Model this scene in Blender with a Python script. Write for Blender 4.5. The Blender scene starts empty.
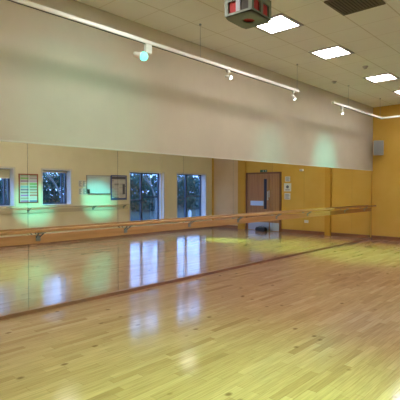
import bpy, bmesh, math, random
from mathutils import Vector, Matrix, Euler
random.seed(7)
S = bpy.context.scene
COL = S.collection
S.view_settings.view_transform = 'Standard'
S.view_settings.look = 'None'
S.view_settings.gamma = 1
S.view_settings.use_curve_mapping = False
S.view_settings.exposure = 0.06

# room: X along the mirror wall, mirror wall at Y=YM, window wall at Y=YW, far wall at X=XF
YM, YW, XF, XN, H = 5.04, -1.32, 13.1, -3.2, 3.93
XP, YP = 0.6, 0.585      # ceiling grid pitch

# ------------------------------------------------------------------ materials
def mat(name, col=(.8, .8, .8), rough=.6, metal=0, spec=.5, emit=None, es=0):
    m = bpy.data.materials.new(name); m.use_nodes = True
    b = m.node_tree.nodes['Principled BSDF']
    b.inputs['Base Color'].default_value = (*col, 1)
    b.inputs['Roughness'].default_value = rough
    b.inputs['Metallic'].default_value = metal
    b.inputs['Specular IOR Level'].default_value = spec
    if emit:
        b.inputs['Emission Color'].default_value = (*emit, 1)
        b.inputs['Emission Strength'].default_value = es
    return m
def nodes(m): return m.node_tree.nodes, m.node_tree.links, m.node_tree.nodes['Principled BSDF']
def mottled(name, c1, c2, rough=.7, scale=2.5, bump=.02, fine=60, spec=.3):
    m = mat(name, c1, rough, spec=spec); N, L, B = nodes(m)
    tc = N.new('ShaderNodeTexCoord'); n = N.new('ShaderNodeTexNoise'); n.inputs['Scale'].default_value = scale
    n.inputs['Detail'].default_value = 4
    r = N.new('ShaderNodeValToRGB'); r.color_ramp.elements[0].position = .35; r.color_ramp.elements[1].position = .65
    r.color_ramp.elements[0].color = (*c1, 1); r.color_ramp.elements[1].color = (*c2, 1)
    L.new(tc.outputs['Object'], n.inputs['Vector']); L.new(n.outputs['Fac'], r.inputs['Fac']); L.new(r.outputs['Color'], B.inputs['Base Color'])
    f = N.new('ShaderNodeTexNoise'); f.inputs['Scale'].default_value = fine
    bp = N.new('ShaderNodeBump'); bp.inputs['Strength'].default_value = bump
    L.new(tc.outputs['Object'], f.inputs['Vector']); L.new(f.outputs['Fac'], bp.inputs['Height']); L.new(bp.outputs['Normal'], B.inputs['Normal'])
    return m
def wood(name, c1, c2, rough=.4, axis='X', scale=6):
    m = mat(name, c1, rough); N, L, B = nodes(m)
    tc = N.new('ShaderNodeTexCoord'); mp = N.new('ShaderNodeMapping')
    s = {'X': (.6, 12, 12), 'Y': (12, .6, 12), 'Z': (12, 12, .6)}[axis]
    mp.inputs['Scale'].default_value = s
    n = N.new('ShaderNodeTexNoise'); n.inputs['Scale'].default_value = scale / 3; n.inputs['Detail'].default_value = 5
    r = N.new('ShaderNodeValToRGB'); r.color_ramp.elements[0].position = .35; r.color_ramp.elements[1].position = .68
    r.color_ramp.elements[0].color = (*c1, 1); r.color_ramp.elements[1].color = (*c2, 1)
    L.new(tc.outputs['Object'], mp.inputs['Vector']); L.new(mp.outputs['Vector'], n.inputs['Vector'])
    L.new(n.outputs['Fac'], r.inputs['Fac']); L.new(r.outputs['Color'], B.inputs['Base Color'])
    return m
def math_n(N, L, op, a, b=None):
    n = N.new('ShaderNodeMath'); n.operation = op
    for i, v in enumerate((a, b)):
        if v is None: continue
        if isinstance(v, (int, float)): n.inputs[i].default_value = v
        else: L.new(v, n.inputs[i])
    return n.outputs[0]

def floor_mat():
    m = mat('sprung_wood_floor', (.6, .42, .22), .2); N, L, B = nodes(m)
    tc = N.new('ShaderNodeTexCoord'); sp = N.new('ShaderNodeSeparateXYZ'); L.new(tc.outputs['Object'], sp.inputs[0])
    W = .072
    row = math_n(N, L, 'FLOOR', math_n(N, L, 'DIVIDE', sp.outputs['Y'], W))
    wn = N.new('ShaderNodeTexWhiteNoise'); wn.noise_dimensions = '1D'; L.new(row, wn.inputs['W'])
    off = math_n(N, L, 'MULTIPLY', wn.outputs['Value'], 7.3)
    xs = math_n(N, L, 'ADD', math_n(N, L, 'DIVIDE', sp.outputs['X'], .62), off)
    cell = math_n(N, L, 'FLOOR', xs)
    cv = N.new('ShaderNodeCombineXYZ'); L.new(row, cv.inputs[0]); L.new(cell, cv.inputs[1])
    w2 = N.new('ShaderNodeTexWhiteNoise'); w2.noise_dimensions = '3D'; L.new(cv.outputs[0], w2.inputs['Vector'])
    ramp = N.new('ShaderNodeValToRGB'); e = ramp.color_ramp.elements
    e[0].position = 0; e[0].color = (.45, .255, .145, 1); e[1].position = 1; e[1].color = (.63, .40, .26, 1)
    x = ramp.color_ramp.elements.new(.12); x.color = (.53, .315, .19, 1)
    x = ramp.color_ramp.elements.new(.7); x.color = (.575, .355, .22, 1)
    L.new(w2.outputs['Value'], ramp.inputs['Fac'])
    # grain
    mp = N.new('ShaderNodeMapping'); mp.inputs['Scale'].default_value = (1.2, 22, 1); L.new(tc.outputs['Object'], mp.inputs['Vector'])
    g = N.new('ShaderNodeTexNoise'); g.inputs['Scale'].default_value = 3; g.inputs['Detail'].default_value = 6; L.new(mp.outputs[0], g.inputs['Vector'])
    gr = N.new('ShaderNodeMapRange'); gr.inputs['From Min'].default_value = .35; gr.inputs['From Max'].default_value = .7
    gr.inputs['To Min'].default_value = .80; gr.inputs['To Max'].default_value = 1.06; L.new(g.outputs['Fac'], gr.inputs['Value'])
    mx = N.new('ShaderNodeVectorMath'); mx.operation = 'SCALE'; L.new(ramp.outputs['Color'], mx.inputs[0]); L.new(gr.outputs[0], mx.inputs['Scale'])
    # knots
    mk = N.new('ShaderNodeMapping'); mk.inputs['Scale'].default_value = (3.4, 5.0, 1); L.new(tc.outputs['Object'], mk.inputs['Vector'])
    v = N.new('ShaderNodeTexVoronoi'); v.inputs['Scale'].default_value = 1.0; L.new(mk.outputs[0], v.inputs['Vector'])
    kr = N.new('ShaderNodeMapRange'); kr.inputs['From Min'].default_value = .06; kr.inputs['From Max'].default_value = .15
    kr.inputs['To Min'].default_value = .75; kr.inputs['To Max'].default_value = 0; L.new(v.outputs['Distance'], kr.inputs['Value'])
    sc = N.new('ShaderNodeSeparateColor'); L.new(v.outputs['Color'], sc.inputs[0])
    pick = math_n(N, L, 'GREATER_THAN', sc.outputs[0], .2)
    kf = math_n(N, L, 'MULTIPLY', kr.outputs[0], pick)
    mix = N.new('ShaderNodeMix'); mix.data_type = 'RGBA'; L.new(kf, mix.inputs['Factor']); L.new(mx.outputs[0], mix.inputs['A'])
    mix.inputs['B'].default_value = (.16, .07, .03, 1)
    # joints
    fy = math_n(N, L, 'FRACT', math_n(N, L, 'DIVIDE', sp.outputs['Y'], W)); fx = math_n(N, L, 'FRACT', xs)
    j = math_n(N, L, 'MAXIMUM', math_n(N, L, 'LESS_THAN', fy, .035), math_n(N, L, 'LESS_THAN', fx, .005))
    m2 = N.new('ShaderNodeMix'); m2.data_type = 'RGBA'; L.new(math_n(N, L, 'MULTIPLY', j, .45), m2.inputs['Factor'])
    L.new(mix.outputs['Result'], m2.inputs['A']); m2.inputs['B'].default_value = (.2, .1, .04, 1)
    L.new(m2.outputs['Result'], B.inputs['Base Color'])
    rn = N.new('ShaderNodeTexNoise'); rn.inputs['Scale'].default_value = 1.3; rn.inputs['Detail'].default_value = 4; L.new(tc.outputs['Object'], rn.inputs['Vector'])
    rr = N.new('ShaderNodeMapRange'); rr.inputs['To Min'].default_value = .07; rr.inputs['To Max'].default_value = .17; L.new(rn.outputs['Fac'], rr.inputs['Value'])
    L.new(rr.outputs[0], B.inputs['Roughness'])
    B.inputs['Specular IOR Level'].default_value = .5
    bmp = N.new('ShaderNodeBump'); bmp.inputs['Strength'].default_value = .06; bmp.inputs['Distance'].default_value = .002
    L.new(w2.outputs['Value'], bmp.inputs['Height']); L.new(bmp.outputs[0], B.inputs['Normal'])
    return m

def ceiling_mat():
    m = mat('ceiling_tiles', (.5, .46, .36), .85, spec=.2); N, L, B = nodes(m)
    tc = N.new('ShaderNodeTexCoord'); sp = N.new('ShaderNodeSeparateXYZ'); L.new(tc.outputs['Object'], sp.inputs[0])
    fx = math_n(N, L, 'FRACT', math_n(N, L, 'DIVIDE', math_n(N, L, 'ADD', sp.outputs['X'], -5.23 + 60 + .008), XP))
    fy = math_n(N, L, 'FRACT', math_n(N, L, 'DIVIDE', math_n(N, L, 'ADD', sp.outputs['Y'], -4.44 + 58.5 + .008), YP))
    j = math_n(N, L, 'MAXIMUM', math_n(N, L, 'MULTIPLY', math_n(N, L, 'LESS_THAN', fx, .027), .55), math_n(N, L, 'LESS_THAN', fy, .03))
    n = N.new('ShaderNodeTexNoise'); n.inputs['Scale'].default_value = .9; L.new(tc.outputs['Object'], n.inputs['Vector'])
    r = N.new('ShaderNodeValToRGB'); r.color_ramp.elements[0].position = .35; r.color_ramp.elements[1].position = .65
    r.color_ramp.elements[0].color = (.80, .78, .74, 1); r.color_ramp.elements[1].color = (.83, .82, .77, 1)
    L.new(n.outputs['Fac'], r.inputs['Fac'])
    mix = N.new('ShaderNodeMix'); mix.data_type = 'RGBA'; L.new(math_n(N, L, 'MULTIPLY', j, .6), mix.inputs['Factor'])
    L.new(r.outputs['Color'], mix.inputs['A']); mix.inputs['B'].default_value = (.50, .44, .33, 1)
    L.new(mix.outputs['Result'], B.inputs['Base Color'])
    return m

M = dict(
    floor=floor_mat(), ceiling=ceiling_mat(),
    beige=mottled('cream_paint', (.62, .54, .44), (.65, .57, .465)),
    cream=mottled('pale_yellow_paint', (.80, .73, .52), (.83, .76, .55)),
    orange=mottled('orange_yellow_paint', (.70, .41, .075), (.74, .45, .095), scale=1.6),
    pinkish=mottled('peach_paint', (.74, .50, .26), (.77, .53, .28)),
    stripe=mottled('deep_orange_paint', (.64, .34, .045), (.66, .36, .05)),
    skirting=wood('brown_skirting_wood', (.25, .10, .045), (.31, .135, .065), .4),
    mirrorskirting=wood('red_brown_mirror_skirting', (.29, .13, .07), (.35, .17, .09), .35),
    mirror=mat('silvered_mirror', (.93, .93, .87), .0, 1),
    backing=mat('dark_mirror_backing', (.09, .08, .06), .8),
    trimwhite=mottled('white_gloss_trim', (.68, .64, .55), (.70, .66, .57), .4),
    barre=wood('honey_barre_wood', (.52, .27, .10), (.64, .36, .15), .28),
    barredark=wood('reddish_barre_wood', (.33, .13, .035), (.42, .18, .05), .3),
    barrepale=wood('pale_barre_wood', (.62, .54, .38), (.70, .61, .44), .35),
    metal=mat('dull_steel', (.30, .33, .32), .35, .9),
    steel=mat('brushed_steel', (.62, .66, .72), .3, .75),
    white=mat('white_powder_coat', (.80, .77, .72), .4),
    black=mat('black_plastic', (.015, .015, .018), .5),
    grey=mat('grey_speaker_plastic', (.36, .35, .36), .5),
    grille=mat('grey_speaker_grille', (.27, .27, .28), .6),
    lampglow=mat('lamp_green_white', (.1, .2, .18), .3, emit=(.12, 1, .80), es=3),
    lampdim=mat('lamp_white', (.8, .9, .85), .3, emit=(.85, 1, .95), es=4),
    diffuser=mat('light_diffuser', (.9, .9, .9), .4, emit=(1, .955, .90), es=25),
    diffuserdim=mat('light_diffuser_dim', (.9, .9, .9), .4, emit=(1, .93, .86), es=8),
    lightframe=mat('light_frame_grey', (.42, .40, .40), .5),
    vent=mat('vent_brown_grey', (.13, .105, .075), .6),
    ventslot=mat('vent_slot_dark', (.055, .045, .035), .7),
    cage=mottled('pale_green_grey_metal', (.17, .20, .155), (.21, .24, .19), .45),
    cagewhite=mat('pale_lilac_panel', (.42, .42, .50), .5),
    red=mottled('red_cloth', (.42, .03, .035), (.60, .07, .07), .7, scale=9),
    door=wood('brown_door_veneer', (.36, .17, .065), (.44, .22, .09), .4, 'Z'),
    doorframe=wood('dark_door_frame_wood', (.17, .065, .02), (.21, .085, .03), .4, 'Z'),
    smoked=mat('smoked_glass', (.02, .022, .035), .08),
    greensign=mat('green_sign_plastic', (.03, .13, .07), .5),
    paper=mat('white_paper', (.72, .73, .72), .7),
    ink=mat('grey_ink', (.12, .12, .15), .7),
    winframe=mat('slate_blue_window_frame', (.045, .075, .13), .45),
    reveal=mottled('white_window_reveal', (.74, .76, .80), (.78, .80, .84), .6),
    blind=mat('cream_roller_blind', (.66, .60, .44), .8),
    blueframe=mat('blue_notice_frame', (.05, .10, .32), .5),
    redframe=mat('red_brown_poster_frame', (.34, .09, .045), .5),
    board=mat('whiteboard_enamel', (.66, .74, .78), .25),
    alu=mat('aluminium_frame', (.34, .36, .40), .4, .6),
    bark=mottled('grey_bark', (.17, .17, .16), (.24, .24, .23), .9, scale=12),
    leaf=mottled('dark_green_leaves', (.03, .075, .06), (.07, .14, .11), .8, scale=5, spec=.05),
    grass=mottled('outdoor_grass', (.012, .03, .022), (.02, .04, .03), .9),
    post=mat('white_post_paint', (.7, .7, .72), .6),
)
# glass: mostly clear, a little sheen
g = bpy.data.materials.new('window_glass'); g.use_nodes = True; N = g.node_tree.nodes; L = g.node_tree.links
N.clear(); o = N.new('ShaderNodeOutputMaterial'); t = N.new('ShaderNodeBsdfTransparent'); t.inputs[0].default_value = (.62, .78, 1, 1)
gl = N.new('ShaderNodeBsdfGlossy'); gl.inputs['Roughness'].default_value = .03; mxs = N.new('ShaderNodeMixShader'); mxs.inputs[0].default_value = .08
L.new(t.outputs[0], mxs.inputs[1]); L.new(gl.outputs[0], mxs.inputs[2]); L.new(mxs.outputs[0], o.inputs[0]); M['glass'] = g

def cards_mat(name, ground, rows, cols, sat):
    """printed sheet: a grid of small coloured entries on a pale ground (object X and Z)"""
    m = mat(name, ground, .5); N, L, B = nodes(m)
    tc = N.new('ShaderNodeTexCoord'); sp = N.new('ShaderNodeSeparateXYZ'); L.new(tc.outputs['Object'], sp.inputs[0])
    a = math_n(N, L, 'MULTIPLY', math_n(N, L, 'ADD', sp.outputs['X'], 10), cols); b = math_n(N, L, 'MULTIPLY', math_n(N, L, 'ADD', sp.outputs['Z'], 10), rows)
    cv = N.new('ShaderNodeCombineXYZ'); L.new(math_n(N, L, 'FLOOR', a), cv.inputs[0]); L.new(math_n(N, L, 'FLOOR', b), cv.inputs[1])
    w = N.new('ShaderNodeTexWhiteNoise'); L.new(cv.outputs[0], w.inputs['Vector'])
    hs = N.new('ShaderNodeHueSaturation'); hs.inputs['Saturation'].default_value = sat; hs.inputs['Value'].default_value = .6; L.new(w.outputs['Color'], hs.inputs['Color'])
    fa = math_n(N, L, 'FRACT', a); fb = math_n(N, L, 'FRACT', b)
    inside = math_n(N, L, 'MULTIPLY', math_n(N, L, 'GREATER_THAN', fa, .12), math_n(N, L, 'GREATER_THAN', fb, .38))
    mx = N.new('ShaderNodeMix'); mx.data_type = 'RGBA'; L.new(math_n(N, L, 'MULTIPLY', inside, .8), mx.inputs['Factor'])
    mx.inputs['A'].default_value = (*ground, 1); L.new(hs.outputs[0], mx.inputs['B']); L.new(mx.outputs['Result'], B.inputs['Base Color'])
    return m
M['timetable'] = cards_mat('printed_colour_timetable', (.62, .60, .58), 13, 4, .9)
M['noticetext'] = cards_mat('printed_grey_notice', (.62, .62, .62), 22, 5, .12)

# ------------------------------------------------------------------ mesh helpers
def bm_(): return bmesh.new()
def box(bm, x0, x1, y0, y1, z0, z1, bev=0):
    r = bmesh.ops.create_cube(bm, size=1)['verts']
    for v in r:
        v.co = Vector(((x0+x1)/2 + v.co.x*(x1-x0), (y0+y1)/2 + v.co.y*(y1-y0), (z0+z1)/2 + v.co.z*(z1-z0)))
    if bev:
        es = list({e for v in r for e in v.link_edges})
        bmesh.ops.bevel(bm, geom=es, offset=bev, segments=2, affect='EDGES', profile=.5)
    return bm
def tube(bm, p, q, r, r2=None, n=12):
    p, q = Vector(p), Vector(q); d = q - p
    mt = Matrix.Translation((p+q)/2) @ d.to_track_quat('Z', 'Y').to_matrix().to_4x4()
    bmesh.ops.create_cone(bm, cap_ends=True, segments=n, radius1=r, radius2=r if r2 is None else r2, depth=d.length, matrix=mt)
    return bm
def poly_prism(bm, pts, axis, a, b):
    """extrude 2-D outline along axis ('X': pts are (y,z))"""
    def P(u, v, w): return {'X': (w, u, v), 'Y': (u, w, v), 'Z': (u, v, w)}[axis]
    A = [bm.verts.new(P(u, v, a)) for u, v in pts]; Bv = [bm.verts.new(P(u, v, b)) for u, v in pts]
    n = len(pts)
    bm.faces.new(A); bm.faces.new(Bv[::-1])
    for i in range(n): bm.faces.new((A[i], Bv[i], Bv[(i+1) % n], A[(i+1) % n]))
    bmesh.ops.recalc_face_normals(bm, faces=bm.faces)
    return bm
def obj(name, bm, m, parent=None, smooth=False):
    me = bpy.data.meshes.new(name); bm.to_mesh(me); bm.free()
    me.materials.append(M[m] if isinstance(m, str) else m)
    if smooth:
        for p in me.polygons: p.use_smooth = True
        me.set_sharp_from_angle(angle=math.radians(40))
    o = bpy.data.objects.new(name, me); COL.objects.link(o)
    if parent: o.parent = parent
    return o
def tag(o, label, cat, group=None):
    o['label'] = label; o['category'] = cat
    if group: o['group'] = group
    return o
def thing(name, label, cat, loc=(0, 0, 0), rot=(0, 0, 0), group=None):
    o = bpy.data.objects.new(name, None); o.empty_display_size = .1; COL.objects.link(o)
    o.location = loc; o.rotation_euler = rot
    return tag(o, label, cat, group)
def struct(name, bm, m, parent=None):
    o = obj(name, bm, m, parent)
    if parent is None: o['kind'] = 'structure'
    return o
def copy_tree(o, parent=None):
    c = o.copy(); COL.objects.link(c)
    if parent: c.parent = parent
    for ch in list(o.children): copy_tree(ch, c)
    return c

# ------------------------------------------------------------------ room shell
T = .3
struct('floor', box(bm_(), XN-T, XF+T, YW-.32, YM+T, -.1, 0), 'floor')
struct('ceiling', box(bm_(), XN-T, XF+T, YW-.32, YM+T, H, H+.12), 'ceiling')
struct('wall_left', box(bm_(), XN-T, XF+T, YM+.03, YM+T, 0, H), 'beige')
# cream boxed-out wall above the mirrors, its face flush with the glass
MT = 2.045
struct('wall_left_upper', box(bm_(), XN, XF, YM-.012, YM+.03, MT+.018, H), 'beige')
struct('trim_1', box(bm_(), XN, XF, YM-.02, YM+.03, MT, MT+.018), 'trimwhite')
struct('wall_near', box(bm_(), XN-T, XN, YW, YM+.03, 0, H), 'cream')
# far wall, orange
struct('wall_far', box(bm_(), XF, XF+T, YW, YM+.03, 0, H), 'orange')
# window wall with real openings
WIN = [(4.20, 5.14, 1.05, 2.05), (5.93, 6.82, 1.05, 2.05), (8.98, 10.50, .33, 2.07), (11.15, 12.74, .33, 2.07),
       (1.2, 2.1, 1.05, 2.05)]
HIGH = {2: (2.80, 3.55), 3: (2.80, 3.55)}      # upper windows over the two tall ones, seen as glints in the floor
bm = bm_(); D = .32
xs = sorted(WIN)
x = XN-T
for (a, b, z0, z1) in xs:
    box(bm, x, a, YW-D, YW, 0, H); box(bm, a, b, YW-D, YW, 0, z0); x = b
    if z0 < 1: box(bm, a, b, YW-D, YW, z1, 2.80); box(bm, a, b, YW-D, YW, 3.55, H)
    else: box(bm, a, b, YW-D, YW, z1, H)
box(bm, x, XF+T, YW-D, YW, 0, H)
struct('wall_right', bm, 'cream')
# skirtings
struct('baseboard_far', box(bm_(), XF-.018, XF, YW, .385, 0, .11), 'skirting')
struct('baseboard_far_2', box(bm_(), XF-.018, XF, 1.90, YM, 0, .11), 'skirting')
struct('baseboard_right', box(bm_(), XN, XF-.018, YW, YW+.018, 0, .11), 'skirting')
struct('baseboard_left', box(bm_(), XN, XF-.018, YM-.03, YM+.03, 0, .045, .004), 'mirrorskirting')
struct('baseboard_near', box(bm_(), XN, XN+.018, YW+.018, YM-.03, 0, .11), 'skirting')
# mirror backing, cream strip between last mirror and the corner
struct('trim_2', box(bm_(), XN, 13.0, YM+.006, YM+.03, .045, MT), 'backing')
struct('trim_3', box(bm_(), 13.0, XF, YM-.006, YM+.03, .045, MT), 'orange')
# pilasters and peach panel on far wall
struct('trim_4', box(bm_(), XF-.05, XF, .02, .34, 0, H), 'stripe')
struct('trim_5', box(bm_(), XF-.06, XF, 3.55, 3.75, 0, H), 'stripe')
struct('trim_6', box(bm_(), XF-.012, XF, YW+.12, .02, .11, H), 'pinkish')
struct('trim_7', box(bm_(), 10.36, 10.40, YW, YW+.03, .11, H), 'cream')

# windows
def window(n, a, b, z0, z1, kind):
    f = bm_(); y0, y1 = YW-D+.02, YW-D+.08; w = .05
    box(f, a, b, y0, y1, z0, z0+w); box(f, a, b, y0, y1, z1-w, z1)
    box(f, a, a+w, y0, y1, z0+w, z1-w); box(f, b-w, b, y0, y1, z0+w, z1-w)
    if kind == 'tall':
        xm = a + (b-a)*.46
        box(f, xm-.035, xm+.035, y0, y1, z0+w, z1-w)
        box(f, xm+.035, b-w, y0, y1, 1.20, 1.25); box(f, a+w, xm-.035, y0, y1, 1.10, 1.14)
    elif kind == 'high':
        box(f, (a+b)/2-.035, (a+b)/2+.035, y0, y1, z0+w, z1-w)
    else:
        box(f, b-.17, b-.13, y0, y1, z0+w, z1-w)
    o = struct('window_%d' % n, f, 'winframe')
    obj('pane', box(bm_(), a+.01, b-.01, y0+.02, y0+.026, z0+.01, z1-.01), 'glass', o)
    r = bm_(); t = .012                    # white lining of the recess
    box(r, a, a+t, y1, YW+.004, z0+t, z1-t); box(r, b-t, b, y1, YW+.004, z0+t, z1-t)
    box(r, a, b, y1, YW+.004, z1-t, z1); box(r, a-.0, b+.0, y1, YW+.03, z0, z0+t)
    obj('window_reveal', r, 'reveal', o)
    c = bm_(); q = .035                    # cream architrave
    for (p0, p1, q0, q1) in ((a-q, a, z0, z1), (b, b+q, z0, z1), (a-q, b+q, z1, z1+q)):
        box(c, p0, p1, YW, YW+.012, q0, q1)
    obj('window_surround', c, 'trimwhite', o)
    return o
for n, w in enumerate(WIN):
    window(n+1, *w, 'tall' if w[2] < 1 else 'small')
for k_, (z0, z1) in HIGH.items(): window(k_+4, WIN[k_][0], WIN[k_][1], z0, z1, 'high')
# roller blinds
def blind(a, b, z0, z1, label):
    t = thing('roller_blind', label, 'blind', ((a+b)/2, YW-.17, z1), group=None)
    h = (b-a)/2
    obj('blind_cloth', box(bm_(), -h, h, -.002, .002, -(z1-z0), -.03), 'blind', t)
    obj('blind_roller', tube(bm_(), (-h, 0, -.03), (h, 0, -.03), .022), 'blind', t, True)
    obj('bottom_bar', box(bm_(), -h, h, -.008, .008, -(z1-z0)-.02, -(z1-z0)), 'white', t)
blind(4.225, 5.115, 1.80, 2.035, 'cream roller blind half lowered in the window left of the colourful poster')
blind(5.955, 6.795, 1.99, 2.035, 'cream roller blind rolled up tight in the small window right of the poster')

# ------------------------------------------------------------------ mirrors
names = ['tall wall mirror panel nearest the camera, outside the left picture edge',
 'leftmost visible mirror panel, reflecting the window with the lowered blind',
 'mirror panel reflecting the small window of bare branches and the whiteboard',
 'mirror panel reflecting the blue framed notice and the first tall window',
 'mirror panel reflecting the second tall window and the far corner',
 'mirror panel reflecting the main leaf of the brown door',
 'mirror panel reflecting white notices to the right of the door',
 'mirror panel of plain orange reflection just before the dark pilaster edge',
 'mirror panel reflecting the deep orange pilaster, second from the far corner',
 'last mirror panel, beside the far orange wall']
seam0, SP = 2.436, 1.3205
for k in range(-2, 8):
    a = seam0 + SP*k; b = min(a + SP, 13.0)
    bm = box(bm_(), -(b-a)/2+.002, (b-a)/2-.002, -.006, 0, .0, MT-.046)
    o = obj('mirror_panel', bm, 'mirror'); o.location = ((a+b)/2, YM+.006, .046)
    tag(o, names[k+2], 'mirror', 'wall mirror panels')

# ------------------------------------------------------------------ barres
def oval(w, h, n=20):
    return [(w/2*math.copysign(abs(math.cos(t))**.75, math.cos(t)), h/2*math.copysign(abs(math.sin(t))**.75, math.sin(t))) for t in [2*math.pi*i/n for i in range(n)]]
def barre(label, x0, x1, x1b, m, ywall, s, brs):
    """round rail held by brackets on a flat board fixed to the wall; s = +1 when the room lies towards -Y"""
    t = thing('ballet_barre', label, 'barre', (x0, ywall, 0))
    zr, d = 1.0, .12
    obj('rail', poly_prism(bm_(), [(u-s*d, v+zr) for u, v in oval(.042, .042)], 'X', 0, x1-x0), m, t, True)
    y0, y1 = sorted((-s*.002, -s*.028))
    obj('backing_board', box(bm_(), 0, x1b-x0, y0, y1, .84, .945, .005), m, t)
    for bx in brs:
        b = bm_(); c = bx - x0
        y0, y1 = sorted((-s*.0285, -s*.036)); box(b, c-.03, c+.03, y0, y1, .87, .935, .002)     # foot plate on the board
        tube(b, (c-.02, -s*.03, .915), (c-.035, -s*d, zr-.024), .008, .008, 10); tube(b, (c+.02, -s*.03, .915), (c+.035, -s*d, zr-.024), .008, .008, 10)
        tube(b, (c-.05, -s*d, zr-.024), (c+.05, -s*d, zr-.024), .008)
        obj('bracket', b, 'metal', t, True)
    return t
barre('long honey coloured wooden barre along the mirrors, rail above a flat board', -2.0, 10.33, 10.33, 'barre', YM, 1,
      [seam0 + .11 + SP*k for k in range(-3, 6)])
barre('short reddish wooden barre by the far corner, beyond the long one', 10.35, XF-.01, 13.0, 'barredark', YM, 1, [11.15, 12.45])
barre('pale barre below the small windows and whiteboard, seen in the mirror', 2.3, 8.88, 8.88, 'barrepale', YW, -1, [2.9, 4.2, 5.5, 7.55, 8.7])

# ------------------------------------------------------------------ ceiling lights, vents
def ceiling_light(x, y, label, dm='diffuser'):
    t = thing('ceiling_light', label, 'ceiling light', (x, y, H), group='recessed square ceiling lights')
    f = bm_(); a, b = XP/2, YP/2; w = .052
    box(f, -a, a, -b, -b+w, -.012, 0); box(f, -a, a, b-w, b, -.012, 0); box(f, -a, -a+w, -b+w, b-w, -.012, 0); box(f, a-w, a, -b+w, b-w, -.012, 0)
    obj('frame', f, 'lightframe', t)
    obj('diffuser', box(bm_(), -a+w, a-w, -b+w, b-w, -.008, 0), dm, t)
LY = 3.27 + YP/2; LY2 = LY - 5*YP
for x, l in ((5.53, 'largest bright square ceiling light, beside the red and grey caged box'), (7.33, 'bright square ceiling light, second from the caged box'),
             (9.73, 'bright square ceiling light, third from the caged box'), (11.53, 'bright square ceiling light nearest the far wall, cut by the right edge'),
             (3.23, 'square ceiling light above the camera, in the mirror side row'), (.83, 'square ceiling light behind the camera, in the mirror side row')):
    ceiling_light(x, LY, l)
for x, l in ((.83, 'first square ceiling light of the window side row, behind the camera'), (3.23, 'square ceiling light of the window side row, above the camera'), (5.53, 'square ceiling light of the window side row, outside the right edge'),
             (9.73, 'square ceiling light of the window side row, opposite the tall window')):
    ceiling_light(x, LY2, l, 'diffuserdim' if x > 9 else 'diffuser')
def vent(x, y, label):
    t = thing('ceiling_vent', label, 'vent', (x, y, H), group='dark ceiling vents')
    f = bm_(); a, b = XP/2-.005, YP/2-.005; w = .035
    box(f, -a, a, -b, -b+w, -.014, 0); box(f, -a, a, b-w, b, -.014, 0); box(f, -a, -a+w, -b+w, b-w, -.014, 0); box(f, a-w, a, -b+w, b-w, -.014, 0)
    obj('frame', f, 'vent', t)
    obj('backing', box(bm_(), -a+w, a-w, -b+w, b-w, -.002, 0), 'ventslot', t)
    s = bm_()
    for i in range(12):
        yy = -b+w+.01 + i*(2*b-2*w)/12; c = box(s, -a+w, a-w, yy, yy+.02, -.010, -.006)
    obj('louvre', s, 'vent', t)
vent(5.58, 2.10+YP/2, 'dark square ceiling vent at the top edge, right of the nearest light')
vent(8.53, 2.10+YP/2, 'dark ceiling vent cut off by the right edge above the lights')
def detector(x, y, label):
    t = thing('smoke_detector', label, 'smoke detector', (x, y, H), group='small ceiling detectors')
    b = bm_(); tube(b, (0, 0, -.012), (0, 0, 0), .055, n=20); obj('base', b, 'lightframe', t, True)
    b = bm_(); tube(b, (0, 0, -.045), (0, 0, -.012), .03, .045, n=20); obj('sensor_cap', b, 'lightframe', t, True)
detector(9.34, 4.47, 'small round ceiling detector near the cream wall, before the second track')
detector(8.62, 3.47, 'small round ceiling detector between the second and third lights')

# ------------------------------------------------------------------ track lighting
TZ, TY = 3.41, 4.38
def track(label, pts, hangers, group='suspended white lighting tracks'):
    """pts: polyline at height TZ; hangers: points with a rod to the ceiling"""
    t = thing('lighting_track', label, 'lighting track', (*pts[0], TZ), group=group)
    for p, q in zip(pts, pts[1:]):
        p2, q2 = Vector((p[0]-pts[0][0], p[1]-pts[0][1])), Vector((q[0]-pts[0][0], q[1]-pts[0][1]))
        x0, x1 = sorted((p2.x, q2.x)); y0, y1 = sorted((p2.y, q2.y))
        if x1-x0 > y1-y0: b = box(bm_(), x0, x1, y0-.026, y0+.026, -.024, .024, .004); g_ = box(bm_(), x0+.01, x1-.01, y0-.010, y0+.010, -.0265, -.0235)
        else: b = box(bm_(), x0-.026, x0+.026, y0, y1-.0262, -.024, .024, .004); g_ = box(bm_(), x0-.010, x0+.010, y0+.01, y1-.03, -.0265, -.0235)
        obj('track_rail', b, 'white', t); obj('contact_slot', g_, 'black', t)
    for h in hangers:
        hx, hy = h[0]-pts[0][0], h[1]-pts[0][1]
        obj('hanger_rod', tube(bm_(), (hx, hy, .022), (hx, hy, H-TZ-.01), .0028, n=8), 'alu', t)
        b = bm_(); tube(b, (hx, hy, H-TZ-.02), (hx, hy, H-TZ), .018, n=12); obj('ceiling_hook', b, 'alu', t)
    return t
track('long white lighting track hung along the mirror wall', [(-2.4, TY), (7.60, TY)], [(-.9, TY), (1.95, TY), (4.77, TY), (7.56, TY)])
track('white lighting track that turns the far corner onto the orange wall', [(12.0+.026, TY), (9.09, TY)], [(9.9, TY), (11.9, TY)])
track('white lighting track along the far orange wall, running out of the right edge', [(12.0, TY), (12.0, -.55)], [(12.0, 3.2), (12.0, .8)])
track('white lighting track hung above the window wall, behind the camera', [(-2.0, -.55), (11.9, -.55)], [(-1, -.55), (2, -.55), (4.8, -.55), (7.6, -.55), (10.8, -.55)])

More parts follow.
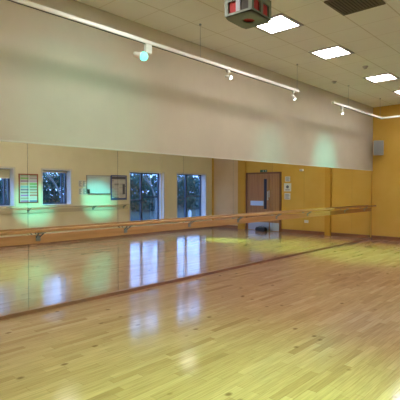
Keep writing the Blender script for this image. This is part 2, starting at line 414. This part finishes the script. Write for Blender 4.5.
def spot(label, x, y, target, energy, size_deg, col, glow='lampdim', blend=.8, big=False):
    d = 1 if big else .72
    t = thing('track_spotlight', label, 'spotlight', (x, y, TZ-.024), group='spotlights on the white tracks')
    a = bm_(); box(a, -.05*d, .05*d, -.022, .022, -.115*d if big else -.04, 0, .004); obj('adapter', a, 'white', t)
    pz = -.15*d
    if not big:
        s = bm_(); tube(s, (0, 0, -.04), (0, 0, pz+.03), .009); obj('stem', s, 'white', t)
    off = Vector((-.16, 0, 0)) if big else Vector((0, 0, 0))
    c = Vector((off.x, 0, pz - (.02 if big else 0)))
    dirv = (Vector(target) - (Vector((x, y, TZ-.024)) + c)).normalized()
    h = bm_()
    rb, rf, ln = .032*d, .052*d, .13*d
    # flared hollow head, closed at the back
    q = dirv.to_track_quat('Z', 'Y').to_matrix().to_4x4(); q.translation = c
    prof = [(0.001, -.5), (.55, -.5), (.62, -.4), (.7, 0), (1, .42), (1, .5), (.9, .5), (.86, .36)]
    rings = []
    for pr, pl in prof:
        rings.append([h.verts.new(q @ Vector((rf*pr*math.cos(u), rf*pr*math.sin(u), ln*pl))) for u in [i*math.pi/10 for i in range(20)]])
    for r0, r1 in zip(rings, rings[1:]):
        for i in range(20): h.faces.new((r0[i], r0[(i+1) % 20], r1[(i+1) % 20], r1[i]))
    obj('lamp_head', h, 'white', t, True)
    l = bm_(); bmesh.ops.create_uvsphere(l, u_segments=20, v_segments=12, radius=rf*(1.05 if big else .86), matrix=Matrix.Translation(c + dirv*ln*(.62 if big else .45))); obj('lamp_bulb', l, glow, t, True)
    y_ = bm_(); side = dirv.cross(Vector((0, 0, 1))).normalized()
    if big: tube(y_, (0, 0, c.z), tuple(c), .010)
    else: tube(y_, tuple(c - side*rf*.95), tuple(c + side*rf*.95), .007)
    obj('yoke', y_, 'white', t, True)
    ld = bpy.data.lights.new('spot_beam', 'SPOT'); ld.energy = energy; ld.spot_size = math.radians(size_deg); ld.spot_blend = blend
    ld.color = col; ld.shadow_soft_size = .03
    lo = bpy.data.objects.new('spot_beam', ld); COL.objects.link(lo); lo.parent = t
    lo.location = c + dirv*(ln*.62 + rf*1.05 + .035); lo.rotation_euler = dirv.to_track_quat('-Z', 'Y').to_euler()
    return t
GREEN, LIME = (.10, 1, .88), (.40, 1, .22)
spot('brightest track spotlight, its green white lamp shining towards the camera', 3.76, TY, (5.66, YW, 1.1), 2000, 13, GREEN, 'lampglow', 1, True)
spot('small white track spotlight halfway along the long track', 5.42, TY, (7.76, YW, 1.15), 2000, 13, GREEN, 'lampdim', 1)
spot('small white track spotlight at the far end of the long track', 7.42, TY, (9.4, 3.4, 0), 120, 60, LIME, 'lampdim', 1)
spot('small white track spotlight on the track near the far corner', 9.57, TY, (10.1, 4.0, 0), 450, 70, LIME, 'lampdim', 1)
spot('window side track spotlight above the window with the lowered blind', 4.9, -.55, (5.6, 1.6, 0), 120, 50, GREEN, 'lampglow', 1)
spot('window side track spotlight in the far corner of the tracks, near the door', 12.0, -.50, (10.8, 1.6, 0), 120, 50, GREEN, 'lampglow', 1)
spot('window side track spotlight aimed at the floor near the far end', 9.6, -.55, (9.9, 2.0, 0), 1700, 20, LIME, 'lampdim', .7)
spot('window side track spotlight aimed at the floor in front of the camera', 1.9, -.55, (2.2, 1.6, 0), 1150, 66, LIME, 'lampdim', 1)
spot('window side track spotlight aimed at the cream wall near the far end', 9.9, -.55, (10.05, YM, 2.2), 650, 17, GREEN, 'lampdim', 1)
spot('window side track spotlight aimed at the middle of the cream wall', 7.4, -.55, (7.6, YM, 2.2), 260, 16, GREEN, 'lampdim', 1)
spot('window side track spotlight aimed at the cream wall at the near end', 3.1, -.55, (3.25, YM, 2.5), 200, 30, GREEN, 'lampdim', 1)

# ------------------------------------------------------------------ caged box hanging from ceiling
cx, cy, cz = 4.19, 3.083, 3.48      # centre of the underside
t = thing('caged_ceiling_box', 'grey metal box with red filled openings hanging from the ceiling, top centre', 'ceiling box', (cx, cy, cz), (0, 0, math.radians(4)))
hx, hy, hh = .218, .185, .25
f = bm_(); w = .045
box(f, -hx, hx, -hy, hy, .0, .02)                              # bottom plate rim is cut by the round hole below
box(f, -hx, hx, -hy, hy, hh-.03, hh)
f.free()
f = bm_()
# bottom plate as ring around a round hole
n = 24; R = .085
outer = []
for i in range(n):
    u = 2*math.pi*(i+.5)/n; c_, s_ = math.cos(u), math.sin(u); k = min(hx/abs(c_), hy/abs(s_)); outer.append((c_*k, s_*k))
for z in (0, .02):
    vo = [f.verts.new((p[0], p[1], z)) for p in outer]; vi = [f.verts.new((R*math.cos(2*math.pi*(i+.5)/n)+.02, R*.8*math.sin(2*math.pi*(i+.5)/n), z)) for i in range(n)]
    for i in range(n): f.faces.new((vo[i], vo[(i+1) % n], vi[(i+1) % n], vi[i]))
bmesh.ops.recalc_face_normals(f, faces=f.faces)
obj('base_plate', f, 'cage', t)
f = bm_(); box(f, -hx, hx, -hy, hy, hh-.025, hh); obj('top_plate', f, 'cage', t)
f = bm_()
for sx in (-1, 1):
    for sy in (-1, 1):
        box(f, sx*hx-(w if sx > 0 else 0), sx*hx+(0 if sx > 0 else w), sy*hy-(w if sy > 0 else 0), sy*hy+(0 if sy > 0 else w), .02, hh-.025)
for s_ in (-1, 1):     # lower and upper rails, mid posts
    box(f, -hx+w, hx-w, s_*(hy-.01)-.01, s_*(hy-.01)+.01, .02, .045); box(f, -hx+w, hx-w, s_*(hy-.01)-.01, s_*(hy-.01)+.01, hh-.075, hh-.025)
    box(f, s_*(hx-.01)-.01, s_*(hx-.01)+.01, -hy+w, hy-w, .02, .045); box(f, s_*(hx-.01)-.01, s_*(hx-.01)+.01, -hy+w, hy-w, hh-.075, hh-.025)
obj('cage_frame', f, 'cage', t)
for s_ in (-1, 1):
    obj('divider', box(bm_(), -.028, .028, s_*(hy-.008)-.010, s_*(hy-.008)+.010, .045, hh-.075), 'cage', t)
    p = obj('divider', box(bm_(), s_*(hx-.008)-.010, s_*(hx-.008)+.010, -.028, .028, .045, hh-.075), 'cagewhite', t); p['label'] = 'pale lilac divider between the openings'
# red cloth-wrapped drums inside and a black housing
d_ = bm_(); box(d_, -hx+.03, -.02, -hy+.03, hy-.03, .03, .19, .01); o = obj('red_lining', d_, 'red', t); o['label'] = 'red lining behind the openings'
d_ = bm_(); box(d_, .0, hx-.03, -hy+.03, hy-.03, .03, .19, .01); obj('red_lining', d_, 'red', t)['label'] = 'red lining behind the openings'
d_ = bm_(); box(d_, -hx+.012, -hx+.029, -hy+.05, -.03, .05, .20, .004); obj('black_housing', d_, 'ventslot', t)['label'] = 'black panel in the near opening'
d_ = bm_(); tube(d_, (0, 0, hh), (0, 0, H-cz-.012), .025); tube(d_, (0, 0, H-cz-.012), (0, 0, H-cz), .07, n=20); obj('ceiling_mount', d_, 'cage', t)

# ------------------------------------------------------------------ wall speaker in far corner
t = thing('wall_speaker', 'grey wall speaker on a bracket high in the far corner', 'speaker', (12.92, 4.80, 2.49), (0, 0, math.radians(28)))
obj('cabinet', poly_prism(bm_(), [(-.07, -.14), (.07, -.10), (.07, .10), (-.07, .14)], 'Z', 0, .42), 'grey', t)
obj('speaker_grille', box(bm_(), -.076, -.07, -.125, .125, .02, .40, .002), 'grille', t)
d_ = bm_(); box(d_, .07, .135, -.02, .02, .17, .25, .004); obj('bracket', d_, 'black', t)

# ------------------------------------------------------------------ door on far wall
dy0, dy1, dz = .39, 1.90, 2.04
f = bm_(); w = .06
box(f, XF-.05, XF, dy0, dy0+w, 0, dz); box(f, XF-.05, XF, dy1-w, dy1, 0, dz); box(f, XF-.05, XF, dy0, dy1, dz, dz+w)
dr = struct('door_1', f, 'doorframe')
dm = 1.42
leaf = obj('door_leaf', box(bm_(), XF-.035, XF-.003, dy0+w+.004, dm-.003, .008, dz-.004), 'door', dr)
leaf2 = obj('door_leaf', box(bm_(), XF-.035, XF-.003, dm+.003, dy1-w-.004, .008, dz-.004), 'door', dr)
obj('vision_panel', box(bm_(), XF-.038, XF-.034, 1.19, 1.31, .78, 1.86), 'smoked', leaf)['label'] = 'narrow dark glass vision panel'
obj('push_plate', box(bm_(), XF-.040, XF-.0345, .60, 1.17, .90, 1.07), 'steel', leaf)['label'] = 'wide grey plate across the door'
obj('kick_plate', box(bm_(), XF-.040, XF-.0345, .50, 1.40, .015, .30), 'steel', leaf)
obj('kick_plate', box(bm_(), XF-.040, XF-.0345, 1.45, 1.82, .015, .30), 'steel', leaf2)
b = bm_(); tube(b, (XF-.075, 1.375, 1.10), (XF-.075, 1.375, 1.42), .014); tube(b, (XF-.075, 1.375, 1.13), (XF-.034, 1.375, 1.13), .009); tube(b, (XF-.075, 1.375, 1.39), (XF-.034, 1.375, 1.39), .009)
obj('door_handle', b, 'steel', leaf, True)
b = bm_(); box(b, XF-.044, XF-.0345, 1.40, 1.418, 1.2, 1.45); obj('lock_plate', b, 'steel', leaf)

# sign above the door
t = thing('exit_sign', 'small dark green exit sign above the brown door', 'sign', (XF, 1.15, 2.105))
obj('sign_plate', box(bm_(), -.012, 0, -.15, .15, 0, .085, .002), 'greensign', t)
b = bm_()
poly_prism(b, [(.07, .042), (.10, .068), (.10, .049), (.13, .049), (.13, .035), (.10, .035), (.10, .016)], 'X', -.0145, -.012)
obj('sign_arrow', b, 'paper', t); b = bm_()
box(b, -.0145, -.012, -.02, .0, .02, .058); box(b, -.0145, -.012, -.016, -.004, .057, .07); box(b, -.0145, -.012, -.035, .015, .036, .043)
obj('sign_symbol', b, 'paper', t)
# notices beside the door
for (y0, y1, z0, z1, k, lab) in ((2.04, 2.24, 1.76, 1.93, 0, 'small white notice, topmost of three right of the door'),
                              (2.00, 2.28, 1.42, 1.70, 1, 'white notice with a dark figure, middle of three right of the door'),
                              (2.02, 2.25, 1.14, 1.36, 0, 'faint white notice, lowest of three right of the door')):
    t = thing('wall_notice', lab, 'notice', (XF, (y0+y1)/2, z0), group='notices right of the door'); a = (y1-y0)/2; h_ = z1-z0
    obj('sheet', box(bm_(), -.004, 0, -a, a, 0, h_), 'paper', t)
    b = bm_()
    if k: tube(b, (-.006, 0, h_*.55), (-.004, 0, h_*.55), .055, n=16); box(b, -.006, -.004, -a*.6, a*.6, h_*.14, h_*.22)
    else:
        for i in range(4): box(b, -.006, -.004, -a*.75, a*(.7 - .2*(i % 2)), h_*(.15+.2*i), h_*(.22+.2*i))
    obj('printed_marks', b, 'ink', t)
# sensor, socket
t = thing('wall_sensor', 'small white sensor high on the orange wall', 'sensor', (XF, 2.69, 2.10))
obj('housing', box(bm_(), -.05, 0, -.07, .07, 0, .07, .012), 'white', t, True); obj('sensor_lens', box(bm_(), -.053, -.05, -.035, .035, .015, .05), 'grey', t)
t = thing('wall_socket', 'white double wall socket low on the orange wall', 'socket', (XF, 2.87, .37))
obj('face_plate', box(bm_(), -.01, 0, -.075, .075, 0, .09, .003), 'white', t)
b = bm_()
for s_ in (-.038, .038):
    b = bm_(); box(b, -.012, -.01, s_-.006, s_+.006, .05, .06); box(b, -.012, -.01, s_-.014, s_-.006, .03, .036); box(b, -.012, -.01, s_+.006, s_+.014, .03, .036); obj('pin_holes', b, 'black', t)

# black bag by the door
t = thing('holdall', 'small black holdall lying on the floor in front of the door', 'bag', (12.88, 1.20, 0))
b = bm_(); poly_prism(b, [(-.085, .0), (.085, 0), (.10, .05), (.07, .12), (.0, .145), (-.07, .12), (-.10, .05)], 'Y', -.20, .20)
bmesh.ops.bevel(b, geom=list(b.edges), offset=.012, segments=2, affect='EDGES')
obj('bag_body', b, 'black', t, True)
for s_ in (-1, 1):
    b = bm_(); pr = None
    for i in range(9):
        u = math.pi*i/8; q = Vector((s_*.045 + s_*.03*math.sin(u), -.08*math.cos(u), .115+.06*math.sin(u)))
        if pr: tube(b, pr, q, .007, n=8)
        pr = q
    obj('handle', b, 'black', t, True)
b = bm_(); box(b, -.004, .004, -.17, .17, .142, .149); obj('zip', b, 'alu', t)

# ------------------------------------------------------------------ boards on window wall
def framed(name, label, cat, x0, x1, z0, z1, fm, sm, w=.03, head=False, base=None):
    t = thing(name, label, cat, ((x0+x1)/2, YW, z0)); a = (x1-x0)/2; h_ = z1-z0
    f = bm_(); box(f, -a, a, 0, .022, 0, w if not base else base); box(f, -a, a, 0, .022, h_-w, h_); box(f, -a, -a+w, 0, .022, w, h_-w); box(f, a-w, a, 0, .022, w, h_-w)
    obj('frame', f, fm, t); obj('sheet', box(bm_(), -a+w, a-w, 0, .010, w, h_-w), sm, t)
    return t, a, h_
framed('framed_poster', 'colourful timetable poster in a thin red frame between two small windows', 'poster', 5.26, 5.80, 1.12, 1.91, 'redframe', 'timetable')
t, a, h_ = framed('notice_board', 'framed notice of grey print with a blue frame, right of the whiteboard', 'notice board', 8.225, 8.84, 1.15, 1.94, 'blueframe', 'noticetext', base=.06)
b = bm_(); box(b, -a+.04, a-.04, .010, .013, h_-.13, h_-.045); obj('dark_header', b, 'ink', t)
b = bm_(); box(b, a-.16, a-.07, .010, .013, .18, h_-.28); obj('side_column', b, 'ink', t)
t, a, h_ = framed('whiteboard', 'white dry wipe board in a thin grey frame, left of the blue framed notice', 'whiteboard', 7.335, 8.21, 1.35, 1.92, 'alu', 'board', w=.018)
obj('pen_tray', box(bm_(), -a+.05, a-.02, .0, .07, -.012, .004), 'alu', t)
t = thing('board_eraser', 'black eraser fixed at the lower left corner of the whiteboard', 'eraser', (7.385, YW+.022, 1.365))
obj('grip', box(bm_(), -.035, .035, .012, .04, 0, .13, .005), 'black', t); obj('felt_pad', box(bm_(), -.032, .032, .0, .012, .004, .126), 'grey', t)
k = 0
for xx, sd in ((7.13, 'left'), (7.265, 'right')):
    for zz, ud in ((1.56, 'upper'), (1.33, 'lower')):
        t = thing('pinned_sheet', '%s %s sheet of the four pale papers pinned left of the whiteboard' % (ud, sd), 'paper', (xx, YW, zz), group='papers pinned left of the whiteboard')
        obj('sheet', box(bm_(), -.06, .06, 0, .003, 0, .20), 'paper', t)
        b = bm_()
        for i in range(7): box(b, -.045, .045-.02*(i % 3), .003, .0045, .02+.024*i, .031+.024*i)
        obj('printed_lines', b, 'ink', t)

# ------------------------------------------------------------------ outdoors, seen through the windows
struct('ground', box(bm_(), -10, 60, -60, YW-.32, -.25, -.12), 'grass')
def shrub(x, y, h, r, label):
    t = thing('shrub', label, 'shrub', (x, y, -.12), group='dark shrubs outside the windows')
    b = bm_()
    for i in range(6):
        u = random.random()*6.28; q = Vector((math.cos(u)*r*.5, math.sin(u)*r*.4, h*.8)); tube(b, (0, 0, 0), q, .05, .015, 6)
    obj('stem', b, 'bark', t)
    b = bm_()
    for i in range(2300):
        u, v = random.random()*6.28, math.acos(2*random.random()-1); k = random.random()**.4
        sv = math.sin(v)**.35; cv_ = math.copysign(abs(math.cos(v))**.6, math.cos(v)); c = Vector((math.cos(u)*sv*r*k, math.sin(u)*sv*r*.6*k, h*.5 + cv_*h*.5*k))
        s_ = .08+random.random()*.13
        e = Euler((random.random()*6, random.random()*6, random.random()*6)).to_matrix()
        vs = [b.verts.new(c + e @ Vector(p)*s_) for p in ((-1, 0, 0), (0, -.5, 0), (1, 0, .1), (0, .5, 0))]; b.faces.new(vs)
    obj('foliage', b, 'leaf', t)
SH = [(10.4, 'behind the window with the lowered blind'), (13.2, 'low, behind the small window right of the poster'), (16.2, 'behind the wall of the whiteboard'), (19.0, 'left in the first tall window'),
      (21.4, 'middle of the first tall window'), (24.0, 'right in the first tall window'), (26.6, 'left in the second tall window'), (29.2, 'right in the second tall window'), (32, 'beyond the second tall window')]
for i, (x, l) in enumerate(SH):
    shrub(x*(1, 1.16)[i % 2], (-14.5, -18.4)[i % 2], random.uniform(2.7, 2.9) + .3*(i % 2), 2.0, 'dark leafy shrub outdoors, ' + l)
def bare_tree(x, y, h, label):
    t = thing('bare_tree', label, 'tree', (x, y, -.12), group='bare trees outside the windows')
    b = bm_()
    def grow(p, d, ln, r, lev):
        q = p + d*ln; tube(b, p, q, r, r*.7, 6)
        if lev == 0: return
        for i in range(3):
            nd = (d + Vector((random.uniform(-.8, .8), random.uniform(-.8, .8), random.uniform(-.15, .5)))).normalized()
            grow(q, nd, ln*random.uniform(.65, .85), r*.62, lev-1)
    grow(Vector((0, 0, 0)), Vector((0, 0, 1)), h*.28, .09, 5)
    obj('trunk', b, 'bark', t)
bare_tree(7.2, -6.2, 3.4, 'bare branching tree outside the small window right of the poster')
bare_tree(9.9, -7.0, 3.8, 'bare branching tree outside, between the small and tall windows')
bare_tree(15.2, -7.0, 3.6, 'bare branching tree outside the first tall window')
for x, l in ((14.2, 'left'), (15.1, 'right')):
    t = thing('white_post', 'short white post outdoors, %s one in the second tall window' % l, 'post', (x, -3.6, -.12), group='white posts outdoors')
    b = bm_(); box(b, -.05, .05, -.05, .05, 0, .62, .006); obj('shaft', b, 'post', t)
    b = bm_(); tube(b, (0, 0, .62), (0, 0, .68), .06, .02, 4); obj('cap', b, 'post', t)

# ------------------------------------------------------------------ sky
w = bpy.data.worlds.new('sky'); S.world = w; w.use_nodes = True
N, L = w.node_tree.nodes, w.node_tree.links; bg = N['Background']
tc = N.new('ShaderNodeTexCoord'); n = N.new('ShaderNodeTexNoise'); n.inputs['Scale'].default_value = 3
r = N.new('ShaderNodeValToRGB'); r.color_ramp.elements[0].color = (.45, .60, 1, 1); r.color_ramp.elements[1].color = (.78, .86, 1, 1)
r.color_ramp.elements[0].position = .35; r.color_ramp.elements[1].position = .7
L.new(tc.outputs['Generated'], n.inputs['Vector']); L.new(n.outputs['Fac'], r.inputs['Fac']); L.new(r.outputs['Color'], bg.inputs['Color'])
bg.inputs['Strength'].default_value = 4.8

# ------------------------------------------------------------------ camera
f = 435.; pitch = math.atan(11/f); ang = math.radians(47.4)     # 400 px frame
cam = bpy.data.cameras.new('camera'); co = bpy.data.objects.new('camera', cam); COL.objects.link(co)
cam.sensor_fit = 'HORIZONTAL'; cam.sensor_width = 36; cam.lens = f*36/400; cam.clip_start = .05; cam.clip_end = 200
co.location = (0, 0, 1.5); co.rotation_euler = (math.pi/2 - pitch, 0, -ang)
S.camera = co
